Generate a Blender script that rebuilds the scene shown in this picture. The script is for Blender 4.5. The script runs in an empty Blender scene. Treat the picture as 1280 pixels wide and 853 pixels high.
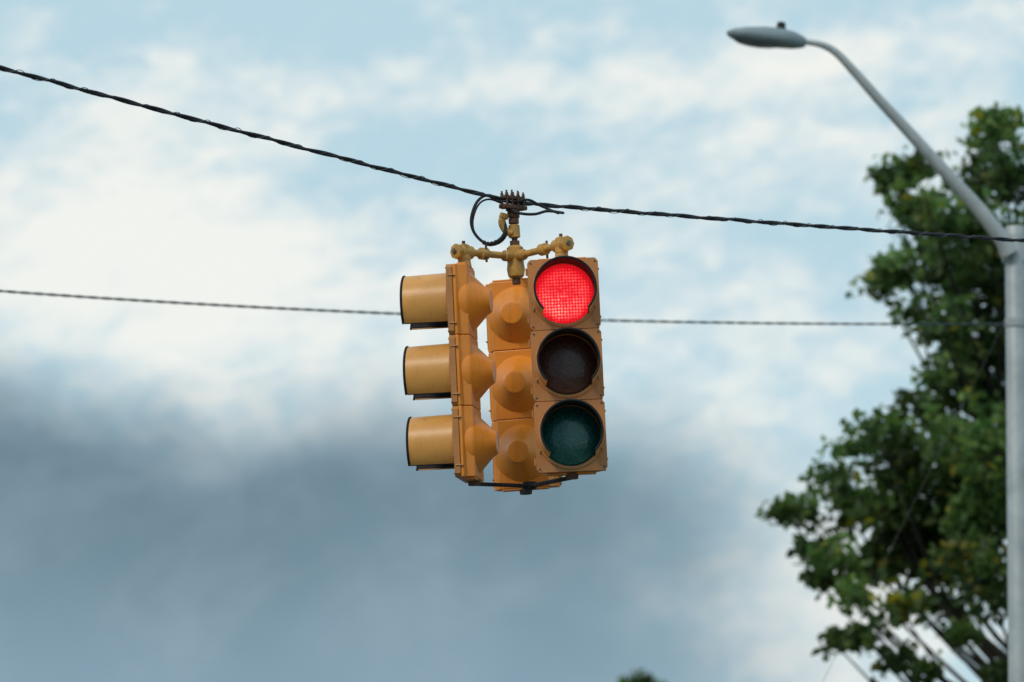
import bpy, math, random
from mathutils import Vector, Matrix, Quaternion
random.seed(7)
S = bpy.context.scene
R = math.radians
PITCH = R(7.5)
EYE = Vector((0, 0, 1.6))
F = 200/36*1280

# ------------------------------------------------------------------ survey helper
def sv(px, py, d):
    """world position of a surveyed point, d metres down the sight line"""
    r = (px-640)/F*d; u = (426.5-py)/F*d
    return Vector((r, d*math.cos(PITCH)-u*math.sin(PITCH), 1.6+d*math.sin(PITCH)+u*math.cos(PITCH)))

# ------------------------------------------------------------------ materials
def newmat(name):
    m = bpy.data.materials.new(name); m.use_nodes = True
    nt = m.node_tree; b = nt.nodes['Principled BSDF']
    return m, nt, b

def paint(name, c1, c2, rough=0.45, scale=6, metallic=0.0, bump=0.15, grime=(0.08,0.05,0.03), grime_amt=0.35, spec=0.5):
    m, nt, b = newmat(name)
    tc = nt.nodes.new('ShaderNodeTexCoord')
    n = nt.nodes.new('ShaderNodeTexNoise'); n.inputs['Scale'].default_value = scale; n.inputs['Detail'].default_value = 6
    n.inputs['Roughness'].default_value = 0.65
    nt.links.new(tc.outputs['Object'], n.inputs['Vector'])
    mx = nt.nodes.new('ShaderNodeMix'); mx.data_type = 'RGBA'
    mx.inputs['A'].default_value = (*c1, 1); mx.inputs['B'].default_value = (*c2, 1)
    rp = nt.nodes.new('ShaderNodeMapRange'); rp.inputs['From Min'].default_value = 0.35; rp.inputs['From Max'].default_value = 0.65
    nt.links.new(n.outputs['Fac'], rp.inputs['Value']); nt.links.new(rp.outputs[0], mx.inputs['Factor'])
    # vertical grime streaks
    mp = nt.nodes.new('ShaderNodeMapping'); mp.inputs['Scale'].default_value = (40, 40, 3)
    nt.links.new(tc.outputs['Object'], mp.inputs['Vector'])
    n2 = nt.nodes.new('ShaderNodeTexNoise'); n2.inputs['Scale'].default_value = 1.0; n2.inputs['Detail'].default_value = 5
    nt.links.new(mp.outputs[0], n2.inputs['Vector'])
    rp2 = nt.nodes.new('ShaderNodeMapRange'); rp2.inputs['From Min'].default_value = 0.56; rp2.inputs['From Max'].default_value = 0.8
    rp2.inputs['To Max'].default_value = grime_amt
    nt.links.new(n2.outputs['Fac'], rp2.inputs['Value'])
    mx2 = nt.nodes.new('ShaderNodeMix'); mx2.data_type = 'RGBA'
    nt.links.new(rp2.outputs[0], mx2.inputs['Factor']); nt.links.new(mx.outputs['Result'], mx2.inputs['A'])
    mx2.inputs['B'].default_value = (*grime, 1)
    nt.links.new(mx2.outputs['Result'], b.inputs['Base Color'])
    b.inputs['Roughness'].default_value = rough; b.inputs['Metallic'].default_value = metallic
    b.inputs['Specular IOR Level'].default_value = spec
    bp = nt.nodes.new('ShaderNodeBump'); bp.inputs['Strength'].default_value = bump; bp.inputs['Distance'].default_value = 0.003
    n3 = nt.nodes.new('ShaderNodeTexNoise'); n3.inputs['Scale'].default_value = 60; n3.inputs['Detail'].default_value = 4
    nt.links.new(tc.outputs['Object'], n3.inputs['Vector'])
    nt.links.new(n3.outputs['Fac'], bp.inputs['Height']); nt.links.new(bp.outputs[0], b.inputs['Normal'])
    return m

M_DOOR = paint('weathered_yellow_door', (0.52,0.220,0.065), (0.42,0.175,0.055), 0.42, 5)
M_VISOR = paint('yellow_visor_paint', (0.74,0.35,0.085), (0.64,0.29,0.068), 0.36, 7, grime_amt=0.25)
M_BODY = paint('orange_yellow_body', (0.82,0.275,0.028), (0.72,0.235,0.024), 0.36, 4, grime_amt=0.28)
M_BRKT = paint('yellow_bracket_paint', (0.62,0.32,0.055), (0.38,0.21,0.06), 0.5, 25, grime=(0.10,0.07,0.04), grime_amt=0.75, bump=0.4)
M_RUST = paint('rusty_steel', (0.15,0.06,0.03), (0.07,0.04,0.03), 0.8, 30, bump=0.6)
M_STEEL = paint('dull_steel', (0.20,0.17,0.13), (0.10,0.09,0.08), 0.55, 30, metallic=0.3)
M_BLACK = paint('flat_black_visor_lining', (0.012,0.012,0.014), (0.02,0.02,0.022), 0.7, 10, bump=0.05, spec=0.25)
M_CABLE = paint('black_cable_jacket', (0.010,0.011,0.016), (0.022,0.023,0.030), 0.6, 40, spec=0.3)
M_LASH = paint('lashing_wire', (0.12,0.135,0.16), (0.06,0.065,0.08), 0.6, 40, metallic=0.2)
M_WIRE = paint('weathered_green_wire', (0.045,0.085,0.085), (0.03,0.05,0.05), 0.6, 20)
M_GUY = paint('guy_wire_steel', (0.07,0.09,0.08), (0.05,0.06,0.05), 0.7, 20)
M_GALV = paint('galvanised_steel', (0.43,0.46,0.47), (0.32,0.35,0.37), 0.5, 5, metallic=0.15, grime=(0.17,0.17,0.16), grime_amt=0.45)
M_LAMPG = paint('grey_luminaire_housing', (0.24,0.30,0.33), (0.18,0.23,0.26), 0.5, 6)
M_WOOD = paint('creosote_wood', (0.13,0.09,0.06), (0.07,0.05,0.035), 0.85, 10, bump=0.6)

def glass_dark(name, col, rough=0.25, metal=0.0, coat=1.0):
    m, nt, b = newmat(name)
    tc = nt.nodes.new('ShaderNodeTexCoord')
    v = nt.nodes.new('ShaderNodeTexVoronoi'); v.inputs['Scale'].default_value = 70
    nt.links.new(tc.outputs['Object'], v.inputs['Vector'])
    bp = nt.nodes.new('ShaderNodeBump'); bp.inputs['Strength'].default_value = 0.35; bp.inputs['Distance'].default_value = 0.003
    nt.links.new(v.outputs['Distance'], bp.inputs['Height']); nt.links.new(bp.outputs[0], b.inputs['Normal'])
    mx = nt.nodes.new('ShaderNodeMix'); mx.data_type = 'RGBA'
    mx.inputs['A'].default_value = (*[c*1.3 for c in col], 1); mx.inputs['B'].default_value = (*[c*0.7 for c in col], 1)
    rp = nt.nodes.new('ShaderNodeMapRange'); rp.inputs['From Max'].default_value = 0.9
    nt.links.new(v.outputs['Distance'], rp.inputs['Value']); nt.links.new(rp.outputs[0], mx.inputs['Factor'])
    nt.links.new(mx.outputs['Result'], b.inputs['Base Color'])
    b.inputs['Roughness'].default_value = rough; b.inputs['Metallic'].default_value = metal
    b.inputs['Coat Weight'].default_value = coat; b.inputs['Coat Roughness'].default_value = 0.12; b.inputs['Coat IOR'].default_value = 1.5
    b.inputs['Specular IOR Level'].default_value = 0.35
    return m
M_AMBER = glass_dark('unlit_amber_lens', (0.085,0.028,0.022), 0.35, 0.0, 0.35)
M_GREEN = glass_dark('unlit_green_lens', (0.003,0.115,0.100), 0.3, 0.3, 0.6)

def lit_red():
    m, nt, b = newmat('lit_red_lens')
    tc = nt.nodes.new('ShaderNodeTexCoord')
    v = nt.nodes.new('ShaderNodeTexVoronoi'); v.inputs['Scale'].default_value = 66; v.inputs['Randomness'].default_value = 0.15
    nt.links.new(tc.outputs['Object'], v.inputs['Vector'])
    ns = nt.nodes.new('ShaderNodeTexNoise'); ns.inputs['Scale'].default_value = 9; ns.inputs['Detail'].default_value = 2
    nt.links.new(tc.outputs['Object'], ns.inputs['Vector'])
    ln = nt.nodes.new('ShaderNodeVectorMath'); ln.operation = 'LENGTH'
    mpx = nt.nodes.new('ShaderNodeVectorMath'); mpx.operation = 'SUBTRACT'; mpx.inputs[1].default_value = (-0.005, 0, -0.02)
    nt.links.new(tc.outputs['Object'], mpx.inputs[0]); nt.links.new(mpx.outputs[0], ln.inputs[0])
    r1 = nt.nodes.new('ShaderNodeMapRange'); r1.inputs['From Min'].default_value = 0.02; r1.inputs['From Max'].default_value = 0.16
    r1.inputs['To Min'].default_value = 1.15; r1.inputs['To Max'].default_value = 0.08
    nt.links.new(ln.outputs['Value'], r1.inputs['Value'])
    r2 = nt.nodes.new('ShaderNodeMapRange'); r2.inputs['From Min'].default_value = 0.15; r2.inputs['From Max'].default_value = 0.60
    r2.inputs['To Min'].default_value = 1.0; r2.inputs['To Max'].default_value = 0.10
    nt.links.new(v.outputs['Distance'], r2.inputs['Value'])
    mu = nt.nodes.new('ShaderNodeMath'); mu.operation = 'MULTIPLY'
    nt.links.new(r1.outputs[0], mu.inputs[0]); nt.links.new(r2.outputs[0], mu.inputs[1])
    r3 = nt.nodes.new('ShaderNodeMapRange'); r3.inputs['From Min'].default_value = 0.35; r3.inputs['From Max'].default_value = 0.65
    r3.inputs['To Min'].default_value = 0.75; r3.inputs['To Max'].default_value = 1.25
    nt.links.new(ns.outputs['Fac'], r3.inputs['Value'])
    mu2 = nt.nodes.new('ShaderNodeMath'); mu2.operation = 'MULTIPLY'
    nt.links.new(mu.outputs[0], mu2.inputs[0]); nt.links.new(r3.outputs[0], mu2.inputs[1])
    cr = nt.nodes.new('ShaderNodeValToRGB')
    e = cr.color_ramp.elements
    e[0].position = 0.0; e[0].color = (0.50,0.004,0.010,1)
    e[1].position = 0.85; e[1].color = (1.0,0.45,0.36,1)
    k = cr.color_ramp.elements.new(0.12); k.color = (0.85,0.012,0.022,1)
    k = cr.color_ramp.elements.new(0.45); k.color = (1.0,0.10,0.095,1)
    nt.links.new(mu2.outputs[0], cr.inputs['Fac'])
    nt.links.new(cr.outputs['Color'], b.inputs['Emission Color'])
    b.inputs['Emission Strength'].default_value = 1.1
    b.inputs['Base Color'].default_value = (0.12,0.004,0.006,1); b.inputs['Roughness'].default_value = 0.4
    b.inputs['Specular IOR Level'].default_value = 0.2
    return m
M_RED = lit_red()

# ------------------------------------------------------------------ object helpers
def empty(name, loc=(0,0,0), rot=(0,0,0), parent=None):
    o = bpy.data.objects.new(name, None); S.collection.objects.link(o)
    o.location = loc; o.rotation_euler = rot; o.empty_display_size = 0.2
    if parent: o.parent = parent
    return o

def mesh(name, verts, faces, mat, parent=None, smooth=True, angle=32, bevel=0, loc=(0,0,0), rot=(0,0,0)):
    me = bpy.data.meshes.new(name); me.from_pydata([tuple(v) for v in verts], [], faces); me.update()
    if smooth:
        me.polygons.foreach_set('use_smooth', [True]*len(me.polygons)); me.set_sharp_from_angle(angle=R(angle))
    if mat: me.materials.append(mat)
    o = bpy.data.objects.new(name, me); S.collection.objects.link(o)
    o.location = loc; o.rotation_euler = rot
    if parent: o.parent = parent
    if bevel:
        bv = o.modifiers.new('bevel', 'BEVEL'); bv.width = bevel; bv.segments = 3; bv.limit_method = 'ANGLE'
    return o

def boxdata(c, s):
    x,y,z = c; a,b,d = s[0]/2, s[1]/2, s[2]/2
    v = [(x-a,y-b,z-d),(x+a,y-b,z-d),(x+a,y+b,z-d),(x-a,y+b,z-d),(x-a,y-b,z+d),(x+a,y-b,z+d),(x+a,y+b,z+d),(x-a,y+b,z+d)]
    f = [(0,3,2,1),(4,5,6,7),(0,1,5,4),(1,2,6,5),(2,3,7,6),(3,0,4,7)]
    return v, f
def box(name, c, s, mat, parent=None, bevel=0.004):
    v, f = boxdata(c, s); return mesh(name, v, f, mat, parent, bevel=bevel)

def tubedata(pts, radii, seg=16, cap=True):
    pts = [Vector(p) for p in pts]; n = len(pts)
    if not hasattr(radii, '__len__'): radii = [radii]*n
    V=[];Fc=[]
    t0 = (pts[1]-pts[0]).normalized()
    up = Vector((0,0,1)) if abs(t0.z) < 0.9 else Vector((1,0,0))
    nrm = t0.cross(up).normalized()
    for i in range(n):
        if i == 0: t = pts[1]-pts[0]
        elif i == n-1: t = pts[-1]-pts[-2]
        else: t = pts[i+1]-pts[i-1]
        if t.length < 1e-9: t = t0
        t = t.normalized()
        nrm = (nrm - t*nrm.dot(t)); nrm.normalize()
        b = t.cross(nrm)
        for k in range(seg):
            a = 2*math.pi*k/seg
            V.append(pts[i]+(nrm*math.cos(a)+b*math.sin(a))*radii[i])
    for i in range(n-1):
        for k in range(seg):
            k2=(k+1)%seg
            Fc.append((i*seg+k, i*seg+k2, (i+1)*seg+k2, (i+1)*seg+k))
    if cap:
        Fc.append(tuple(range(seg-1,-1,-1))); Fc.append(tuple((n-1)*seg+k for k in range(seg)))
    return V, Fc
def tube(name, pts, radii, mat, parent=None, seg=16, bevel=0):
    v,f = tubedata(pts, radii, seg); return mesh(name, v, f, mat, parent, bevel=bevel, angle=40)

def smooth_path(ctrl, n=12):
    c=[Vector(p) for p in ctrl]; c=[2*c[0]-c[1]]+c+[2*c[-1]-c[-2]]
    out=[]
    for i in range(1,len(c)-2):
        for k in range(n):
            t=k/n
            out.append(0.5*((2*c[i])+(-c[i-1]+c[i+1])*t+(2*c[i-1]-5*c[i]+4*c[i+1]-c[i+2])*t*t+(-c[i-1]+3*c[i]-3*c[i+1]+c[i+2])*t**3))
    out.append(c[-2]); return out

def revolve(name, prof, mat, parent, seg=48, loc=(0,0,0), rot=(0,0,0), angle=32, cap0=False, cap1=False):
    """profile (y, r) about local Y"""
    V=[];Fc=[]
    for y,r in prof:
        for k in range(seg):
            a=2*math.pi*k/seg; V.append((r*math.cos(a), y, r*math.sin(a)))
    n=len(prof)
    for i in range(n-1):
        for k in range(seg):
            k2=(k+1)%seg; Fc.append((i*seg+k, (i+1)*seg+k, (i+1)*seg+k2, i*seg+k2))
    if cap0: Fc.append(tuple(range(seg)))
    if cap1: Fc.append(tuple((n-1)*seg+k for k in range(seg-1,-1,-1)))
    return mesh(name, V, Fc, mat, parent, angle=angle, loc=loc, rot=rot)

# ------------------------------------------------------------------ traffic light head
SH, SW = 0.356, 0.352
def door(name, parent, zc):
    N=64; ri=0.150; V=[]; hw=SW/2; hh=SH/2-0.0015
    out=[];inn=[]
    for k in range(N):
        a=2*math.pi*(k+0.5)/N; c,s=math.cos(a),math.sin(a)
        m=max(abs(c)/hw,abs(s)/hh); out.append((c/m,s/m)); inn.append((ri*c,ri*s))
    y0,y1=0.0,0.030
    for (x,z) in out: V.append((x,y0,z))
    for (x,z) in inn: V.append((x,y0,z))
    for (x,z) in out: V.append((x,y1,z))
    for (x,z) in inn: V.append((x,y1,z))
    Fc=[]
    for k in range(N):
        j=(k+1)%N
        Fc.append((k,j,N+j,N+k)); Fc.append((2*N+k,3*N+k,3*N+j,2*N+j))
        Fc.append((k,2*N+k,2*N+j,j)); Fc.append((N+k,N+j,3*N+j,3*N+k))
    return mesh(name, V, Fc, M_DOOR, parent, loc=(0,0,zc))

def visor(parent, zc, idx, L=0.240, gap=48):
    N=56; rad=0.156; th=0.0035
    a0=R(-90+gap); a1=R(270-gap)
    def skin(nm, r, mat, y0, y1, flip=False):
        V=[];Fc=[]; rows=6
        for i in range(rows+1):
            y=y0+(y1-y0)*i/rows; rr=r*(1-0.03*i/rows)
            for k in range(N+1):
                a=a0+(a1-a0)*k/N; V.append((rr*math.cos(a),y,rr*math.sin(a)))
        for i in range(rows):
            for k in range(N):
                q=(i*(N+1)+k, i*(N+1)+k+1,(i+1)*(N+1)+k+1,(i+1)*(N+1)+k)
                Fc.append(q if not flip else q[::-1])
        return mesh(nm, V, Fc, mat, parent, loc=(0,0,zc))
    skin('visor_shell_%d'%idx, rad, M_VISOR, 0.0, -L+0.010)
    skin('visor_lining_%d'%idx, rad-th, M_BLACK, 0.0, -L+0.001, True)
    rr=rad*0.968
    pts=[(rr*math.cos(a0+(a1-a0)*k/N), -L+0.003, rr*math.sin(a0+(a1-a0)*k/N)) for k in range(N+1)]
    o=tube('visor_lip_%d'%idx, pts, 0.0058, M_BLACK, parent, seg=8); o.location=(0,0,zc)
    for sgn,a in ((1,a0),(-1,a1)):
        p0=(rad*0.99*math.cos(a),0,rad*0.99*math.sin(a)); p1=(rad*0.965*math.cos(a),-L+0.01,rad*0.965*math.sin(a))
        o=tube('visor_edge_%d_%d'%(idx,sgn), [p0,p1], 0.0030, M_VISOR if sgn<0 else M_BLACK, parent, seg=8); o.location=(0,0,zc)
    for ang in (-25, 45, 135, 205):
        a=R(ang); c=(0.166*math.cos(a),-0.004,0.166*math.sin(a))
        v,f=boxdata((0,0,0),(0.022,0.006,0.016)); o=mesh('visor_tab_%d'%idx, v,f,M_DOOR,parent,bevel=0.002,loc=(c[0],c[1],zc+c[2]),rot=(0,-a,0))
        o=revolve('visor_screw_%d'%idx, [(-0.005,0.0045),(-0.008,0.004),(-0.009,0.001)], M_STEEL, parent, seg=10, loc=(c[0],-0.002,zc+c[2]), cap1=True)

def head(name, parent, loc, yaw, lenses):
    h = empty(name, loc, (0,0,yaw), parent)
    for i,lm in enumerate(lenses):
        zc=-SH*(i+0.5)
        door('door_%d'%i, h, zc)
        revolve('bezel_%d'%i, [(-0.001,0.169),(-0.007,0.166),(-0.008,0.160),(-0.007,0.1525),(0.004,0.149)], M_DOOR, h, seg=64, loc=(0,0,zc))
        prof=[(0.016-0.022*math.cos(math.pi/2*t/10), 0.150*math.sin(math.pi/2*t/10)+0.0005) for t in range(10,-1,-1)]
        revolve('lens_%d'%i, prof, lm, h, seg=64, loc=(0,0,zc), angle=80)
        visor(h, zc, i)
        a=SH/2-0.0012; hw=0.170
        P=[(-hw,0.031),(-hw,0.046),(-0.150,0.056),(-0.128,0.098),(0.128,0.098),(0.150,0.056),(hw,0.046),(hw,0.031)]
        V=[(x,y,-a) for x,y in P]+[(x,y,a) for x,y in P]; n=len(P)
        Fc=[tuple(range(n-1,-1,-1)),tuple(range(n,2*n))]+[(k,(k+1)%n,(k+1)%n+n,k+n) for k in range(n)]
        mesh('housing_%d'%i, V, [f[::-1] for f in Fc], M_BODY, h, smooth=True, angle=20, bevel=0.004, loc=(0,0,zc))
        revolve('reflector_bulge_%d'%i, [(0.045,0.156),(0.085,0.153),(0.096,0.148),(0.104,0.140),(0.170,0.072),(0.186,0.062),(0.195,0.055),(0.197,0.046)], M_BODY, h, seg=56, loc=(0,0,zc), cap1=True)
        for zz in (-0.12,0.12):
            tube('hinge_%d'%i, [(-SW/2-0.004,0.03,zc+zz-0.018),(-SW/2-0.004,0.03,zc+zz+0.018)], 0.0060, M_DOOR, h, seg=12)
            tube('latch_bolt_%d'%i, [(SW/2+0.001,0.008,zc+zz),(SW/2+0.001,0.046,zc+zz)], 0.0042, M_DOOR, h, seg=10)
            for xx in (-0.160,0.160):
                revolve('door_screw_%d'%i, [(0.0,0.0055),(-0.004,0.005),(-0.005,0.001)], M_STEEL, h, seg=10, loc=(xx,0.0,zc+zz*1.33), cap1=True)
    box('top_plate', (0,0.070,0.004), (0.24,0.050,0.010), M_BODY, h, 0.003)
    box('bottom_plate', (0,0.070,-3*SH-0.004), (0.24,0.050,0.010), M_BODY, h, 0.003)
    tube('top_boss', [(0,0.068,0.0),(0,0.068,0.018),(0,0.068,0.045)], [0.036,0.034,0.030], M_BRKT, h, seg=24)
    tube('bottom_boss', [(0,0.068,-3*SH-0.002),(0,0.068,-3*SH-0.03)], [0.034,0.030], M_RUST, h, seg=24)
    return h

TL = empty('traffic_light', (0.02, 28.41, 5.704), (0, R(-2.6), 0))
Fp=(0.230,-0.40,-0.012); Lp=(-0.325,-0.225,-0.012); Bp=(0.018,0.480,0)
yF,yL,yB = R(1.0), R(-99), R(166)
head('signal_head_facing_viewer', TL, Fp, yF, [M_RED,M_AMBER,M_GREEN])
head('signal_head_facing_side', TL, Lp, yL, [M_AMBER,M_AMBER,M_GREEN])
head('signal_head_facing_away', TL, Bp, yB, [M_AMBER,M_AMBER,M_GREEN])
def pivot(p,y):
    v=Matrix.Rotation(y,3,'Z')@Vector((0,0.068,0)); return Vector(p)+v
pf,pl,pb = pivot(Fp,yF),pivot(Lp,yL),pivot(Bp,yB)
ZA=0.078
C=Vector((0,0,0))
for nm,p in (('front',pf),('side',pl),('rear',pb)):
    e=p+Vector((0,0,ZA)); c=C+Vector((0,0,ZA-0.012))
    d=(e-c).normalized(); side=Vector((-d.y,d.x,0)).normalized()
    L=(e-c).length
    tube('arm_pipe_'+nm, [c, c+d*L*0.5, e], 0.0175, M_BRKT, TL, seg=20)
    tube('arm_socket_'+nm, [c+d*0.03, c+d*0.075, c+d*0.08], [0.029,0.028,0.022], M_BRKT, TL, seg=20)
    m=c+d*L*0.62
    tube('arm_clamp_'+nm, [m-d*0.026, m-d*0.020, m+d*0.020, m+d*0.026], [0.021,0.031,0.031,0.021], M_BRKT, TL, seg=12)
    tube('clamp_bolt_'+nm, [m+Vector((0,0,-0.045))+side*0.02, m+Vector((0,0,0.045))+side*0.02], 0.006, M_RUST, TL, seg=8)
    tube('tee_'+nm, [e-d*0.056, e-d*0.048, e-d*0.02, e+d*0.03, e+d*0.036], [0.022,0.033,0.033,0.033,0.024], M_BRKT, TL, seg=20)
    tube('end_cap_'+nm, [e+d*0.034, e+d*0.040, e+d*0.058, e+d*0.062], [0.034,0.039,0.039,0.028], M_BRKT, TL, seg=8)
    tube('end_cap_plug_'+nm, [e+d*0.060, e+d*0.072], [0.016,0.014], M_STEEL, TL, seg=4)
    tube('drop_'+nm, [e+Vector((0,0,0.040)), e+Vector((0,0,0.034)), e, e-Vector((0,0,0.04))], [0.016,0.028,0.031,0.034], M_BRKT, TL, seg=20)
    tube('tee_bolt_'+nm, [e+Vector((0,0,0.03)), e+Vector((0,0,0.056))], 0.010, M_RUST, TL, seg=6)
tube('hub', [(0,0,-0.045),(0,0,-0.035),(0,0,0.0),(0,0,0.03),(0,0,0.11),(0,0,0.122)], [0.020,0.040,0.046,0.042,0.042,0.028], M_BRKT, TL, seg=24)
tube('hub_nut', [(0,0,-0.075),(0,0,-0.045)], 0.024, M_RUST, TL, seg=6)
tube('stem', [(0,0,0.11),(0,0,0.30)], 0.0150, M_RUST, TL, seg=16)
tube('stem_nut_low', [(0,0,0.122),(0,0,0.145)], 0.028, M_RUST, TL, seg=6)
tube('stem_collar', [(0,0,0.160),(0,0,0.165),(0,0,0.225),(0,0,0.23)], [0.020,0.030,0.028,0.020], M_BRKT, TL, seg=20)
tube('stem_nut_top', [(0,0,0.235),(0,0,0.26)], 0.030, M_RUST, TL, seg=6)
goose=smooth_path([(-0.008,-0.02,0.185),(-0.035,-0.02,0.19),(-0.056,-0.02,0.220),(-0.060,-0.02,0.250),(-0.045,-0.02,0.275)],6)
tube('wire_entrance_gooseneck', goose, [0.018]*len(goose), M_BRKT, TL, seg=16)
tube('gooseneck_lip', [(-0.052,-0.02,0.262),(-0.044,-0.02,0.284)], [0.024,0.023], M_BRKT, TL, seg=16)
SD=Vector((0.68,0.733,0))
sa=math.atan2(SD.y,SD.x)
v,f=boxdata((0,0,0),(0.17,0.045,0.022)); mesh('span_clamp_lower', v,f,M_RUST,TL,bevel=0.005,loc=(0.0,0,0.318),rot=(0,0,sa))
v,f=boxdata((0,0,0),(0.15,0.04,0.018)); mesh('span_clamp_upper', v,f,M_RUST,TL,bevel=0.005,loc=(0.0,0,0.366),rot=(0,0,sa))
v,f=boxdata((0,0,0),(0.06,0.036,0.05)); mesh('span_clamp_yoke', v,f,M_RUST,TL,bevel=0.006,loc=(0.0,0,0.288),rot=(0,0,sa))
for t in (-0.062,-0.022,0.022,0.062):
    for s in (-1,1):
        p=SD*t+Vector((-SD.y,SD.x,0))*0.016*s
        tube('clamp_bolt', [p+Vector((0,0,0.305)),p+Vector((0,0,0.396+0.012*random.random()))], 0.0048, M_RUST, TL, seg=8)
        tube('clamp_nut', [p+Vector((0,0,0.375)),p+Vector((0,0,0.386))], 0.009, M_RUST, TL, seg=6)
ZB=-3*SH-0.028
cb=Vector((0.02,0.0,ZB-0.004))
for nm,p in (('front',pf),('side',pl),('rear',pb)):
    e=p+Vector((0,0,ZB+0.006)); d=(e-cb); w=Vector((-d.y,d.x,0)).normalized()*0.02
    hgt=Vector((0,0,0.008))
    V=[cb-w-hgt,cb+w-hgt,e+w-hgt,e-w-hgt,cb-w+hgt,cb+w+hgt,e+w+hgt,e-w+hgt]
    mesh('lower_arm_'+nm, V, [(0,3,2,1),(4,5,6,7),(0,1,5,4),(1,2,6,5),(2,3,7,6),(3,0,4,7)], M_BLACK, TL, bevel=0.003)
tube('lower_hub', [cb-Vector((0,0,0.02)),cb-Vector((0,0,0.012)),cb+Vector((0,0,0.02))], [0.02,0.036,0.036], M_BLACK, TL, seg=16)
def T(px,py,dy=0.0):
    return Vector(((px-645)/247.0, dy, (337-py)/247.0))
loop=smooth_path([T(632,250),T(614,243,-0.03),T(600,252,-0.05),T(592,274,-0.06),T(596,292,-0.06),T(610,305,-0.06),T(626,301,-0.05),T(634,290,-0.04),T(632,276,-0.02)],10)
tube('signal_cable_loop', loop, 0.0075, M_CABLE, TL, seg=10)
loop2=smooth_path([T(636,254,0.03),T(616,247,0.0),T(602,254,-0.02),T(594,275,-0.04),T(597,293,-0.05),T(611,306,-0.04),T(627,303,-0.03),T(636,291,-0.02),T(634,276,0)],10)
tube('signal_cable_loop_b', loop2, 0.0050, M_CABLE, TL, seg=10)
for i in range(48,72,3):
    a=loop[i]; b=loop[i+1]; d=(b-a).normalized()
    tube('cable_wrap', [a-d*0.006,a+d*0.006], 0.0115, M_CABLE, TL, seg=10)
slack=smooth_path([T(636,262,-0.03),T(655,268,-0.03),T(672,269,-0.02),T(688,264,0.03),T(708,260,0.22)],8)
tube('slack_cable', slack, 0.0075, M_CABLE, TL, seg=10)
slack=smooth_path([T(650,252,-0.02),T(665,250,0.0),T(680,256,0.06),T(702,261,0.2)],8)
tube('slack_cable_b', slack, 0.0065, M_CABLE, TL, seg=10)

# ------------------------------------------------------------------ span wire
span = empty('span_wire')
P0 = TL.matrix_basis @ Vector((0,0,0.343))
def spanpath(end, sag, n):
    end=Vector(end); out=[]
    for i in range(n+1):
        t=i/n; p=P0.lerp(end,t); p.z-=4*sag*t*(1-t); out.append(p)
    return out
LEFT_END = P0+Vector((-9.7,-10.5,1.12)); RIGHT_END=P0+Vector((9.7,10.5,1.08))
def strands(nm, path, specs):
    L=[0]
    for i in range(1,len(path)): L.append(L[-1]+(path[i]-path[i-1]).length)
    for j,(ro,rs,pitch,ph,mat) in enumerate(specs):
        pts=[]
        for i,p in enumerate(path):
            t=(path[min(i+1,len(path)-1)]-path[max(i-1,0)]).normalized()
            a=t.cross(Vector((0,0,1))).normalized(); b=a.cross(t)
            w=ph+2*math.pi*L[i]/pitch + 0.9*math.sin(L[i]*1.7+j)
            k=ro*(1+0.15*math.sin(L[i]*5+j*2))
            pts.append(p+a*math.cos(w)*k+b*math.sin(w)*k)
        tube('%s_%d'%(nm,j), pts, rs, mat, span, seg=8)
specs=[(0.0045,0.0078,0.42,0,M_CABLE),(0.0048,0.0070,0.42,math.pi,M_CABLE),(0.0120,0.0018,0.21,0.7,M_LASH)]
strands('strand_left', spanpath(LEFT_END,0.06,900), specs)
strands('strand_right', spanpath(RIGHT_END,0.06,900), specs)

uw = empty('utility_wire')
A=sv(1258,405,44.6); B=sv(640,397.5,42); Cc=sv(0,364,39.5)
def quad(t):
    return A*((t-1)*(t-2)/2)+B*(-t*(t-2))+Cc*(t*(t-1)/2)
pts=[quad(i/40*5.0) for i in range(0,41)]
WEND=pts[-1]
fine=[quad(i/800*5.0) for i in range(0,801)]
for j,(ph) in enumerate((0,math.pi)):
    q=[]
    for i,p in enumerate(fine):
        w=ph+i*0.75; q.append(p+Vector((0,math.cos(w),math.sin(w)))*0.004)
    tube('wire_strand_%d'%j, q, 0.0062, M_WIRE, uw, seg=6)

# ------------------------------------------------------------------ street lamp
lampbase = sv(1270,400,45); LX,LY=lampbase.x,lampbase.y
SL = empty('street_lamp', (LX,LY,0))
def loc(px,py,d=45.0): 
    q=sv(px,py,d); return q-Vector((LX,LY,0))
ztop=loc(1266,281).z
tube('pole', [(0,0,0.11),(0,0,0.3),(0,0,ztop-0.02),(0,0,ztop)], [0.115,0.112,0.079,0.070], M_GALV, SL, seg=28)
tube('pole_base_plate', [(0,0,0.11),(0,0,0.15)], 0.22, M_GALV, SL, seg=8)
tube('pole_band', [(0,0,loc(1266,292).z),(0,0,loc(1266,300).z)], 0.086, M_GALV, SL, seg=28)
tube('pole_band_low', [(0,0,loc(1266,404).z-0.03),(0,0,loc(1266,404).z+0.03)], 0.092, M_GALV, SL, seg=28)
ap=[loc(1262,318),loc(1250,296),loc(1222,260),loc(1180,214),loc(1135,164),loc(1098,124),loc(1068,90),loc(1045,66),loc(1026,56),loc(1003,52)]
ap=smooth_path(ap,8)
n=len(ap)
tube('arm', ap, [0.072-(0.072-0.024)*min(1,(i/(n-1))**0.8*1.05) for i in range(n)], M_GALV, SL, seg=20)
box('arm_bracket', (0,0,loc(1262,312).z), (0.2,0.12,0.20), M_GALV, SL, 0.02)
hp0,hp1=loc(1007,54),loc(908,41)
axis=(hp1-hp0); HL=axis.length; ax=axis.normalized(); sy=Vector((0,1,0)); upv=sy.cross(ax)
if upv.z<0: upv=-upv
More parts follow.
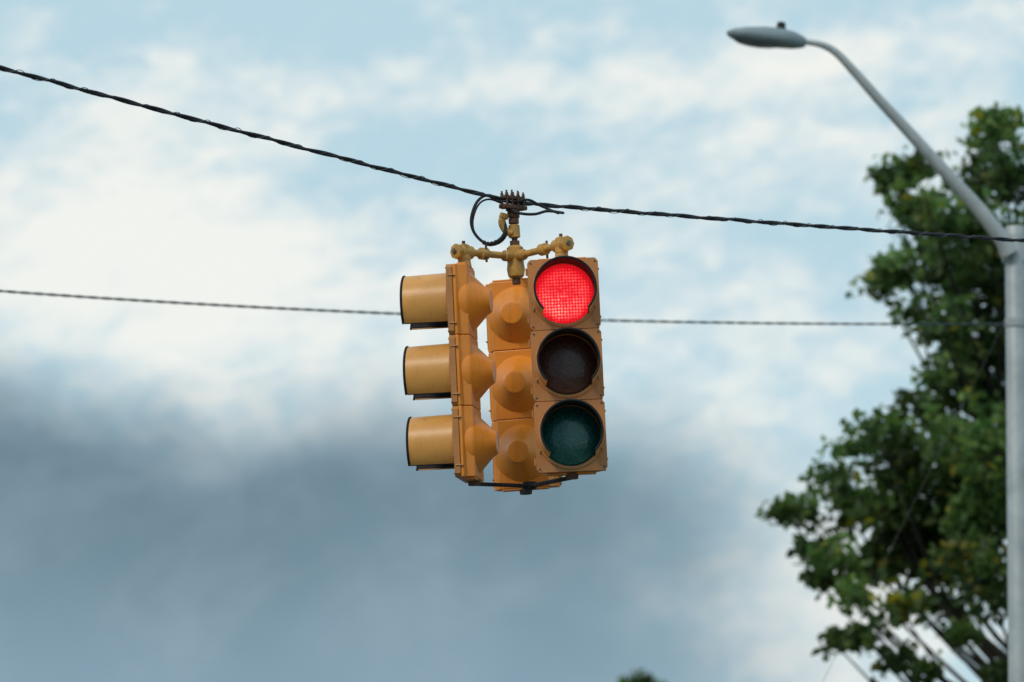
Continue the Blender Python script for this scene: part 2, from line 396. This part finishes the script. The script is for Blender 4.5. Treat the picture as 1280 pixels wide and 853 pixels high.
st=[(0.0,0.035,0.038,0.036),(0.05,0.06,0.055,0.048),(0.16,0.11,0.078,0.058),(0.35,0.145,0.090,0.062),(0.55,0.155,0.084,0.065),(0.75,0.145,0.064,0.060),(0.9,0.105,0.040,0.044),(0.97,0.06,0.022,0.024),(1.0,0.012,0.004,0.004)]
V=[];Fc=[];sg=28
for t,w,hu,hd in st:
    for k in range(sg):
        a=2*math.pi*k/sg; c,s=math.cos(a),math.sin(a)
        V.append(hp0+ax*HL*t+sy*w*c+upv*((hu if s>0 else hd)*s*(1 if s>0 else (min(1,abs(s)*1.6)/max(abs(s),1e-6)*0.8))))
for i in range(len(st)-1):
    for k in range(sg):
        k2=(k+1)%sg; Fc.append((i*sg+k,i*sg+k2,(i+1)*sg+k2,(i+1)*sg+k))
Fc.append(tuple(range(sg-1,-1,-1))); Fc.append(tuple((len(st)-1)*sg+k for k in range(sg)))
mesh('luminaire_housing', V, Fc, M_LAMPG, SL, angle=50)
V=[];Fc=[]
M_LENS = paint('luminaire_refractor', (0.16,0.19,0.21),(0.10,0.12,0.14),0.2,8,bump=0.05)
c0=hp0+ax*HL*0.60-upv*0.046
for i in range(7):
    ph=math.pi/2*i/6
    for k in range(24):
        a=2*math.pi*k/24; V.append(c0+ax*0.185*math.cos(ph)*math.cos(a)+sy*0.125*math.cos(ph)*math.sin(a)-upv*0.036*math.sin(ph))
for i in range(6):
    for k in range(24):
        k2=(k+1)%24; Fc.append((i*24+k,(i+1)*24+k,(i+1)*24+k2,i*24+k2))
mesh('luminaire_refractor', V, Fc, M_LENS, SL, angle=60)
pc=hp0+ax*HL*0.33+upv*0.08
tube('photocell', [pc,pc+upv*0.012,pc+upv*0.02,pc+upv*0.055,pc+upv*0.062], [0.042,0.042,0.036,0.034,0.02], M_BLACK, SL, seg=16)

gw = empty('guy_wire')
g0=sv(1256,402,44.9); g1=sv(1020,853,44.0); dr=(g1-g0); g2=g0+dr*((g0.z)/-dr.z)
pp=[]
for i in range(41):
    t=i/40; p=g0.lerp(g2,t); p.z-=0.10*4*t*(1-t); pp.append(p)
tube('guy_strand', pp, 0.0018, M_GUY, gw, seg=6)
tube('guy_anchor', [g2+Vector((0,0,-0.1)),g2+Vector((0.02,0,0.25))], 0.015, M_GALV, gw, seg=8)

# ------------------------------------------------------------------ utility poles carrying the span
def upole(name,x,y,h,tie):
    e=empty(name,(x,y,0))
    tube('shaft', [(0,0,0),(0,0,h*0.5),(0,0,h)], [0.17,0.145,0.115], M_WOOD, e, seg=20)
    tube('band', [(0,0,tie-0.05),(0,0,tie+0.05)], 0.145, M_STEEL, e, seg=20)
    box('crossarm', (0,-0.16,h-0.6), (2.2,0.1,0.12), M_WOOD, e, 0.01)
    for xx in (-1.0,-0.45,0.45,1.0):
        tube('insulator', [(xx,-0.16,h-0.54),(xx,-0.16,h-0.48),(xx,-0.16,h-0.42),(xx,-0.16,h-0.38)], [0.02,0.05,0.045,0.02], M_LAMPG, e, seg=12)
    return e
upole('utility_pole', LEFT_END.x-0.11, LEFT_END.y-0.11, 9.5, LEFT_END.z)
upole('utility_pole', RIGHT_END.x+0.11, RIGHT_END.y+0.11, 9.5, RIGHT_END.z)
upole('utility_pole', WEND.x, WEND.y, WEND.z+1.0, WEND.z)

# ------------------------------------------------------------------ trees
def leafmat():
    m, nt, b = newmat('leaf')
    at = nt.nodes.new('ShaderNodeAttribute'); at.attribute_name='Col'
    nt.links.new(at.outputs['Color'], b.inputs['Base Color'])
    b.inputs['Roughness'].default_value=0.5; b.inputs['Specular IOR Level'].default_value=0.35
    tr=nt.nodes.new('ShaderNodeBsdfTranslucent')
    hs=nt.nodes.new('ShaderNodeHueSaturation'); hs.inputs['Value'].default_value=2.0; hs.inputs['Saturation'].default_value=1.1
    nt.links.new(at.outputs['Color'], hs.inputs['Color']); nt.links.new(hs.outputs[0], tr.inputs['Color'])
    ms=nt.nodes.new('ShaderNodeMixShader'); ms.inputs[0].default_value=0.42
    nt.links.new(b.outputs[0], ms.inputs[1]); nt.links.new(tr.outputs[0], ms.inputs[2])
    nt.links.new(ms.outputs[0], nt.nodes['Material Output'].inputs['Surface'])
    return m
M_LEAF=leafmat()
M_BARK=paint('bark',(0.05,0.042,0.032),(0.03,0.025,0.02),0.9,12,bump=0.8)

def make_tree(name, base, clumps, per_m2, leaf, yellow=None, seed=1, bole=0.25):
    rnd=random.Random(seed)
    base=Vector(base); T0=empty(name, base)
    BV=[];BF=[]
    def addtube(pts,rad,seg=8):
        v,f=tubedata(pts,rad,seg); o=len(BV); BV.extend(v); BF.extend([tuple(i+o for i in q) for q in f])
    zs=[c.z-base.z for c,_ in clumps]; ztop=max(zs); cx=sum(c.x for c,_ in clumps)/len(clumps)-base.x; cy=sum(c.y for c,_ in clumps)/len(clumps)-base.y
    trunk=smooth_path([(0,0,-0.1),(0.05,0.0,ztop*0.2),(cx*0.3,cy*0.3,ztop*0.42),(cx*0.6,cy*0.6,ztop*0.65),(cx*0.8,cy,ztop*0.9)],8)
    nt_=len(trunk)
    addtube(trunk,[bole*1.25*(1-0.9*i/(nt_-1))+0.02 for i in range(nt_)],14)
    LV=[];LF=[];LC=[]
    for c,r in clumps:
        c=c-base
        zt=c.z*0.72-0.4; k=min(range(nt_),key=lambda i:abs(trunk[i].z-zt)); s=trunk[k]
        mid=s.lerp(c,0.5)+Vector((rnd.uniform(-.3,.3),rnd.uniform(0,.9),-0.15*(c-s).length*0.4))
        limb=smooth_path([s,mid,c],6); nl=len(limb)
        addtube(limb,[0.042*(1-0.85*i/(nl-1))*(bole/0.25) for i in range(nl)],7)
        tone=rnd.uniform(0.6,1.35)
        ntw=max(9,int(4*math.pi*r*r*per_m2/16))
        for _ in range(ntw):
            d=Vector((rnd.gauss(0,1),rnd.gauss(0,1),rnd.gauss(0,1)*0.85)).normalized()
            rr=r*(rnd.random()**0.45)*rnd.uniform(0.75,1.38)
            tip=c+Vector((d.x*rr,d.y*rr,d.z*rr*0.85))
            tw=[c.lerp(tip,0.2),c.lerp(tip,0.6)+Vector((0,0,rnd.uniform(-.05,.1))),tip]
            addtube(tw,[0.012,0.008,0.004],4)
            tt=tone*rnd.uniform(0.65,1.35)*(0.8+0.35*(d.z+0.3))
            for _l in range(rnd.randint(9,18)):
                q=tip+Vector((rnd.gauss(0,.115),rnd.gauss(0,.115),rnd.gauss(0,.08)))*(r/0.45)**0.3
                nrm=Vector((rnd.gauss(0,1),rnd.gauss(0,1),rnd.gauss(0.6,1))).normalized()
                t=nrm.orthogonal().normalized(); t.rotate(Quaternion(nrm,rnd.uniform(0,6.28))); b=nrm.cross(t)
                sz=leaf*rnd.uniform(0.6,1.2); o=len(LV)
                LV += [q-t*sz*0.5, q-t*sz*0.08+b*sz*0.36+nrm*sz*.06, q+t*sz*0.28+b*sz*0.22, q+t*sz*0.6-nrm*sz*.08, q+t*sz*0.28-b*sz*0.22, q-t*sz*0.08-b*sz*0.36+nrm*sz*.06]
                LF += [(o,o+1,o+2,o+3),(o,o+3,o+4,o+5)]
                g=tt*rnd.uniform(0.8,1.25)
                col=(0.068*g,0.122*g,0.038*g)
                yl=0.03
                if yellow and (q+base-yellow[0]).length<yellow[1]: yl=0.38
                if rnd.random()<yl: col=(0.24*g,0.215*g,0.03*g)
                elif rnd.random()<0.35: col=(0.11*g,0.165*g,0.045*g)
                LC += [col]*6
    mesh('trunk_and_limbs',BV,BF,M_BARK,T0,angle=60)
    lf=mesh('foliage',LV,LF,M_LEAF,T0,smooth=False)
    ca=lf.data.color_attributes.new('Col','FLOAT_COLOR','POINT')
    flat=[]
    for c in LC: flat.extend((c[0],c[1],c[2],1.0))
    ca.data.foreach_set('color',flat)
    return T0

rt=random.Random(3)
blobs=[(1243,152,20),(1243,180,28),(1266,222,40),(1213,232,32),(1106,222,18),(1142,206,20),(1130,250,24),(1160,268,30),(1200,282,38),(1250,300,48),
(1098,355,22),(1125,338,28),(1180,345,38),(1240,360,46),(1146,392,22),(1185,410,32),(1225,430,44),(1275,440,50),
(1180,470,34),(1230,490,44),(1150,510,34),(1100,537,28),(1066,562,24),(1135,568,42),(1200,548,50),(1255,560,50),(1038,600,24),
(976,636,13),(1006,640,22),(1055,640,36),(1110,630,44),(1170,640,48),(1240,640,50),(1008,684,20),(1045,700,32),(1100,705,44),(1160,710,46),
(1225,710,44),(1066,745,20),(1125,762,32),(1180,762,30),(1040,802,12),(1078,798,18),(1112,820,20),(1155,836,16),(1240,750,26),(1250,838,12),(1205,792,14),(1024,728,14),
(1150,600,42),(1210,600,48),(1200,680,44),(1130,670,42),(1160,300,24),(1215,325,36)]
cl=[]
for x,y,r in blobs:
    cl.append((sv(x,y,60+rt.uniform(-1.6,1.6)), r/118.5))
for i in range(44):
    a=rt.uniform(0,6.28); zz=rt.uniform(200,780)
    rad=330*math.sqrt(max(0.05,1-((zz-560)/430)**2))*rt.uniform(0.5,1)
    x=1400+abs(rad*math.cos(a))*0.8-60; 
    cl.append((sv(x,zz,60.5+rt.uniform(-2.3,2.3)), rt.uniform(40,60)/118.5))
tb=sv(1400,853,61.5)
make_tree('tree',(tb.x,tb.y,0),cl,285,0.13,yellow=(sv(1150,715,58.8),0.6),seed=5,bole=0.30)

cl=[]
b2=sv(792,850,118)
for i in range(46):
    zz=rt.uniform(3.0,b2.z-0.3); w=(1-(zz-3)/(b2.z-2.6))**0.7*2.6
    cl.append((Vector((b2.x+rt.uniform(-w,w),b2.y+rt.uniform(-w,w),zz-0.3)), rt.uniform(0.35,0.7)))
cl.append((sv(795,854,118),0.20)); cl.append((sv(806,862,118),0.22)); cl.append((sv(782,866,118),0.22)); 
make_tree('tree',(b2.x,b2.y,0),cl,60,0.2,seed=9,bole=0.25)

# ------------------------------------------------------------------ ground, road
def tex_mat(name,c1,c2,scale,rough=0.9,bump=0.5,c3=None):
    m,nt,b=newmat(name); tc=nt.nodes.new('ShaderNodeTexCoord')
    n=nt.nodes.new('ShaderNodeTexNoise'); n.inputs['Scale'].default_value=scale; n.inputs['Detail'].default_value=10; n.inputs['Roughness'].default_value=0.7
    nt.links.new(tc.outputs['Object'],n.inputs['Vector'])
    cr=nt.nodes.new('ShaderNodeValToRGB'); cr.color_ramp.elements[0].position=0.35; cr.color_ramp.elements[1].position=0.65
    cr.color_ramp.elements[0].color=(*c1,1); cr.color_ramp.elements[1].color=(*c2,1)
    nt.links.new(n.outputs['Fac'],cr.inputs['Fac']); nt.links.new(cr.outputs['Color'],b.inputs['Base Color'])
    b.inputs['Roughness'].default_value=rough
    n2=nt.nodes.new('ShaderNodeTexNoise'); n2.inputs['Scale'].default_value=scale*20; nt.links.new(tc.outputs['Object'],n2.inputs['Vector'])
    bp=nt.nodes.new('ShaderNodeBump'); bp.inputs['Strength'].default_value=bump; bp.inputs['Distance'].default_value=0.02
    nt.links.new(n2.outputs['Fac'],bp.inputs['Height']); nt.links.new(bp.outputs[0],b.inputs['Normal'])
    return m
M_GRASS=tex_mat('grass_ground',(0.035,0.06,0.018),(0.08,0.10,0.035),0.8)
M_ASPH=tex_mat('asphalt',(0.042,0.042,0.044),(0.065,0.064,0.062),2.0)
M_CONC=tex_mat('concrete',(0.28,0.27,0.25),(0.36,0.35,0.33),3.0)
M_WHITE=tex_mat('white_road_paint',(0.6,0.6,0.58),(0.8,0.8,0.78),6.0)
M_YEL=tex_mat('yellow_road_paint',(0.55,0.36,0.04),(0.65,0.45,0.06),6.0)
g=2500
mesh('ground',[(-g,-g,0),(g,-g,0),(g,g,0),(-g,g,0)],[(0,1,2,3)],M_GRASS,smooth=False)
x0,x1,y0,y1=-6.4,3.0,23.6,33.4; E=400
mesh('road',[(x0,-E,.004),(x1,-E,.004),(x1,y0,.004),(x0,y0,.004),(x1,y1,.004),(x0,y1,.004),(x1,E,.004),(x0,E,.004),(-E,y0,.004),(-E,y1,.004),(E,y0,.004),(E,y1,.004)],
 [(0,1,2,3),(3,2,4,5),(5,4,6,7),(8,3,5,9),(2,10,11,4)],M_ASPH,smooth=False)
def multi(name,boxes,mat,bev=0):
    V=[];Fc=[]
    for c,s in boxes:
        v,f=boxdata(c,s); o=len(V); V+=v; Fc+=[tuple(i+o for i in q) for q in f]
    return mesh(name,V,Fc,mat,smooth=False)
kb=[];pv=[]
def corner(xe,ye,sx,sy):
    Lk=120; kw=0.15; pw=1.5
    # kerb and pavement legs butt end to end at the corner
    kb.append(((xe+sx*kw/2, ye+sy*Lk/2, 0.06),(kw,Lk,0.14)))
    kb.append(((xe+sx*(kw+Lk/2), ye+sy*kw/2, 0.06),(Lk,kw,0.14)))
    pv.append(((xe+sx*(kw+pw/2), ye+sy*(kw+(Lk-kw)/2), 0.055),(pw,Lk-kw,0.12)))
    pv.append(((xe+sx*(kw+pw+Lk/2), ye+sy*(kw+pw/2), 0.055),(Lk,pw,0.12)))
corner(x0,y0,-1,-1);corner(x1,y0,1,-1);corner(x0,y1,-1,1);corner(x1,y1,1,1)
multi('kerb',kb,M_CONC); multi('pavement',pv,M_CONC)
def sheet(name,rects,mat):
    V=[];Fc=[]
    for a,b,c,d in rects:
        o=len(V); V+=[(a,b,.008),(c,b,.008),(c,d,.008),(a,d,.008)]; Fc.append((o,o+1,o+2,o+3))
    mesh(name,V,Fc,mat,smooth=False)
xm=(x0+x1)/2; ym=(y0+y1)/2; rc=[]
for s,e in ((-100,y0-4),(y1+4,140)):
    rc.append((xm-0.2,s,xm-0.08,e)); rc.append((xm+0.08,s,xm+0.2,e))
for s,e in ((-100,x0-4),(x1+4,100)):
    rc.append((s,ym-0.2,e,ym-0.08)); rc.append((s,ym+0.08,e,ym+0.2))
sheet('centre_line',rc,M_YEL)
rc=[(xm+0.3,y0-3.2,x1-0.2,y0-2.8),(x0+0.2,y1+2.8,xm-0.3,y1+3.2)]
k=x0+0.4
while k<x1-0.5:
    rc.append((k,y0-2.2,k+0.4,y0-0.4)); rc.append((k,y1+0.4,k+0.4,y1+2.2)); k+=0.9
sheet('crosswalk_marking',rc,M_WHITE)

# ------------------------------------------------------------------ world
SUN_EL, SUN_AZ = R(44), R(220)
W=bpy.data.worlds.new('World'); S.world=W; W.use_nodes=True
nt=W.node_tree; N=nt.nodes; L=nt.links
bg=N['Background']; bg.inputs['Strength'].default_value=0.1
sky=N.new('ShaderNodeTexSky'); sky.sky_type='NISHITA'; sky.sun_disc=False
sky.sun_elevation=SUN_EL; sky.sun_rotation=SUN_AZ; sky.air_density=1.0; sky.dust_density=1.0
def M(op,a,b=None,c=None,clamp=False):
    n=N.new('ShaderNodeMath'); n.operation=op; n.use_clamp=clamp
    for i,v in enumerate((a,b,c)):
        if v is None: continue
        if isinstance(v,(int,float)): n.inputs[i].default_value=v
        else: L.new(v,n.inputs[i])
    return n.outputs[0]
def SM(v,a,b,lo=0,hi=1):
    n=N.new('ShaderNodeMapRange'); n.interpolation_type='SMOOTHSTEP'
    L.new(v,n.inputs['Value']); n.inputs['From Min'].default_value=a; n.inputs['From Max'].default_value=b
    n.inputs['To Min'].default_value=lo; n.inputs['To Max'].default_value=hi; return n.outputs[0]
tc=N.new('ShaderNodeTexCoord'); sx=N.new('ShaderNodeSeparateXYZ'); L.new(tc.outputs['Generated'],sx.inputs[0])
u=M('DIVIDE',M('ARCTAN2',sx.outputs[0],sx.outputs[1]),0.0900)
v=M('DIVIDE',M('SUBTRACT',M('ARCSINE',sx.outputs[2]),0.1309),0.0599)
def noise(su,sv_,scale,detail=6,rough=0.6,off=0.0,skew=0.0,dist=0.0):
    cb=N.new('ShaderNodeCombineXYZ')
    L.new(M('MULTIPLY',u,su),cb.inputs[0]); L.new(M('MULTIPLY',M('ADD',v,M('MULTIPLY',u,skew)),sv_),cb.inputs[1]); cb.inputs[2].default_value=off
    n=N.new('ShaderNodeTexNoise'); n.inputs['Scale'].default_value=scale; n.inputs['Detail'].default_value=detail; n.inputs['Roughness'].default_value=rough
    n.inputs['Distortion'].default_value=dist
    L.new(cb.outputs[0],n.inputs['Vector']); return n.outputs['Fac']
n1=M('SUBTRACT',noise(1.5,1,1.6,5,0.5,0.0),0.5); n2=M('SUBTRACT',noise(1.5,1,1.6,5,0.5,7.3),0.5)
U=M('ADD',u,M('MULTIPLY',n1,0.55)); V_=M('ADD',v,M('MULTIPLY',n2,0.5))
def G(u0,v0,ru,rv,uu=None,vv=None):
    a=M('DIVIDE',M('SUBTRACT',uu or U,u0),ru); b=M('DIVIDE',M('SUBTRACT',vv or V_,v0),rv)
    return M('EXPONENT',M('MULTIPLY',M('ADD',M('MULTIPLY',a,a),M('MULTIPLY',b,b)),-1.0))
fb=noise(1.5,1.25,1.9,9,0.58,3.1,-0.1,0.3)
fine=noise(1.4,1.7,7.0,8,0.60,5.1,-0.18,0.5)
w=M('MULTIPLY',G(-0.74,0.28,0.52,0.36),0.90)
w=M('ADD',w,M('MULTIPLY',G(0.1,0.08,1.0,0.26),0.42))
vs=M('SUBTRACT',V_,M('MULTIPLY',u,0.10))
w=M('ADD',w,M('MULTIPLY',G(0.2,0.78,1.1,0.10,U,vs),0.62))
w=M('ADD',w,M('MULTIPLY',G(0.45,0.52,0.45,0.18),0.45))
w=M('ADD',w,M('MULTIPLY',G(0.66,-0.78,0.32,0.36),0.75))
w=M('SUBTRACT',w,M('MULTIPLY',G(-0.12,0.50,0.22,0.20),0.30))
w=M('SUBTRACT',w,M('MULTIPLY',G(-0.55,0.93,0.45,0.16),0.22))
w=M('ADD',w,M('MULTIPLY',M('SUBTRACT',fb,0.52),1.7))
w=M('ADD',w,M('MULTIPLY',M('SUBTRACT',fine,0.48),1.55))
w=SM(w,-0.15,0.98)
vb=M('ADD',V_,M('MULTIPLY',M('ADD',u,1.0),0.13))
dark=M('MULTIPLY',SM(vb,0.06,-0.28),SM(U,0.85,0.05))
low=SM(V_,-0.35,-1.15)
def MIX(f,a,b):
    n=N.new('ShaderNodeMix'); n.data_type='RGBA'
    if isinstance(f,(int,float)): n.inputs['Factor'].default_value=f
    else: L.new(f,n.inputs['Factor'])
    for k,x in (('A',a),('B',b)):
        if isinstance(x,tuple): n.inputs[k].default_value=(x[0]*10,x[1]*10,x[2]*10,1)
        else: L.new(x,n.inputs[k])
    return n.outputs['Result']
blue=MIX(0.88,sky.outputs[0],(0.50,0.70,0.79))
col=MIX(w,blue,(0.88,0.90,0.86))
dk=MIX(low,(0.140,0.225,0.285),(0.225,0.34,0.425))
dk=MIX(M('MULTIPLY',SM(fb,0.42,0.70),0.35),dk,(0.32,0.43,0.50))
dkf=M('MULTIPLY',dark,0.95)
col=MIX(dkf,col,dk)
L.new(col,bg.inputs['Color'])

sl=bpy.data.lights.new('sun','SUN'); sl.energy=1.6; sl.angle=R(12); sl.color=(1.0,0.92,0.80)
so=bpy.data.objects.new('sun',sl); S.collection.objects.link(so)
sd=Vector((math.sin(SUN_AZ)*math.cos(SUN_EL),math.cos(SUN_AZ)*math.cos(SUN_EL),math.sin(SUN_EL)))
so.rotation_euler=sd.to_track_quat('Z','Y').to_euler(); so.location=(0,0,30)

# ------------------------------------------------------------------ camera
cd=bpy.data.cameras.new('camera'); cam=bpy.data.objects.new('camera',cd); S.collection.objects.link(cam)
cam.location=EYE; cam.rotation_euler=(R(90)+PITCH,0,0)
cd.lens=200; cd.sensor_width=36; cd.clip_start=0.1; cd.clip_end=6000
cd.dof.use_dof=True; cd.dof.focus_distance=28.25; cd.dof.aperture_fstop=3.4
S.camera=cam
S.view_settings.view_transform='Standard'; S.view_settings.look='None'; S.view_settings.exposure=0
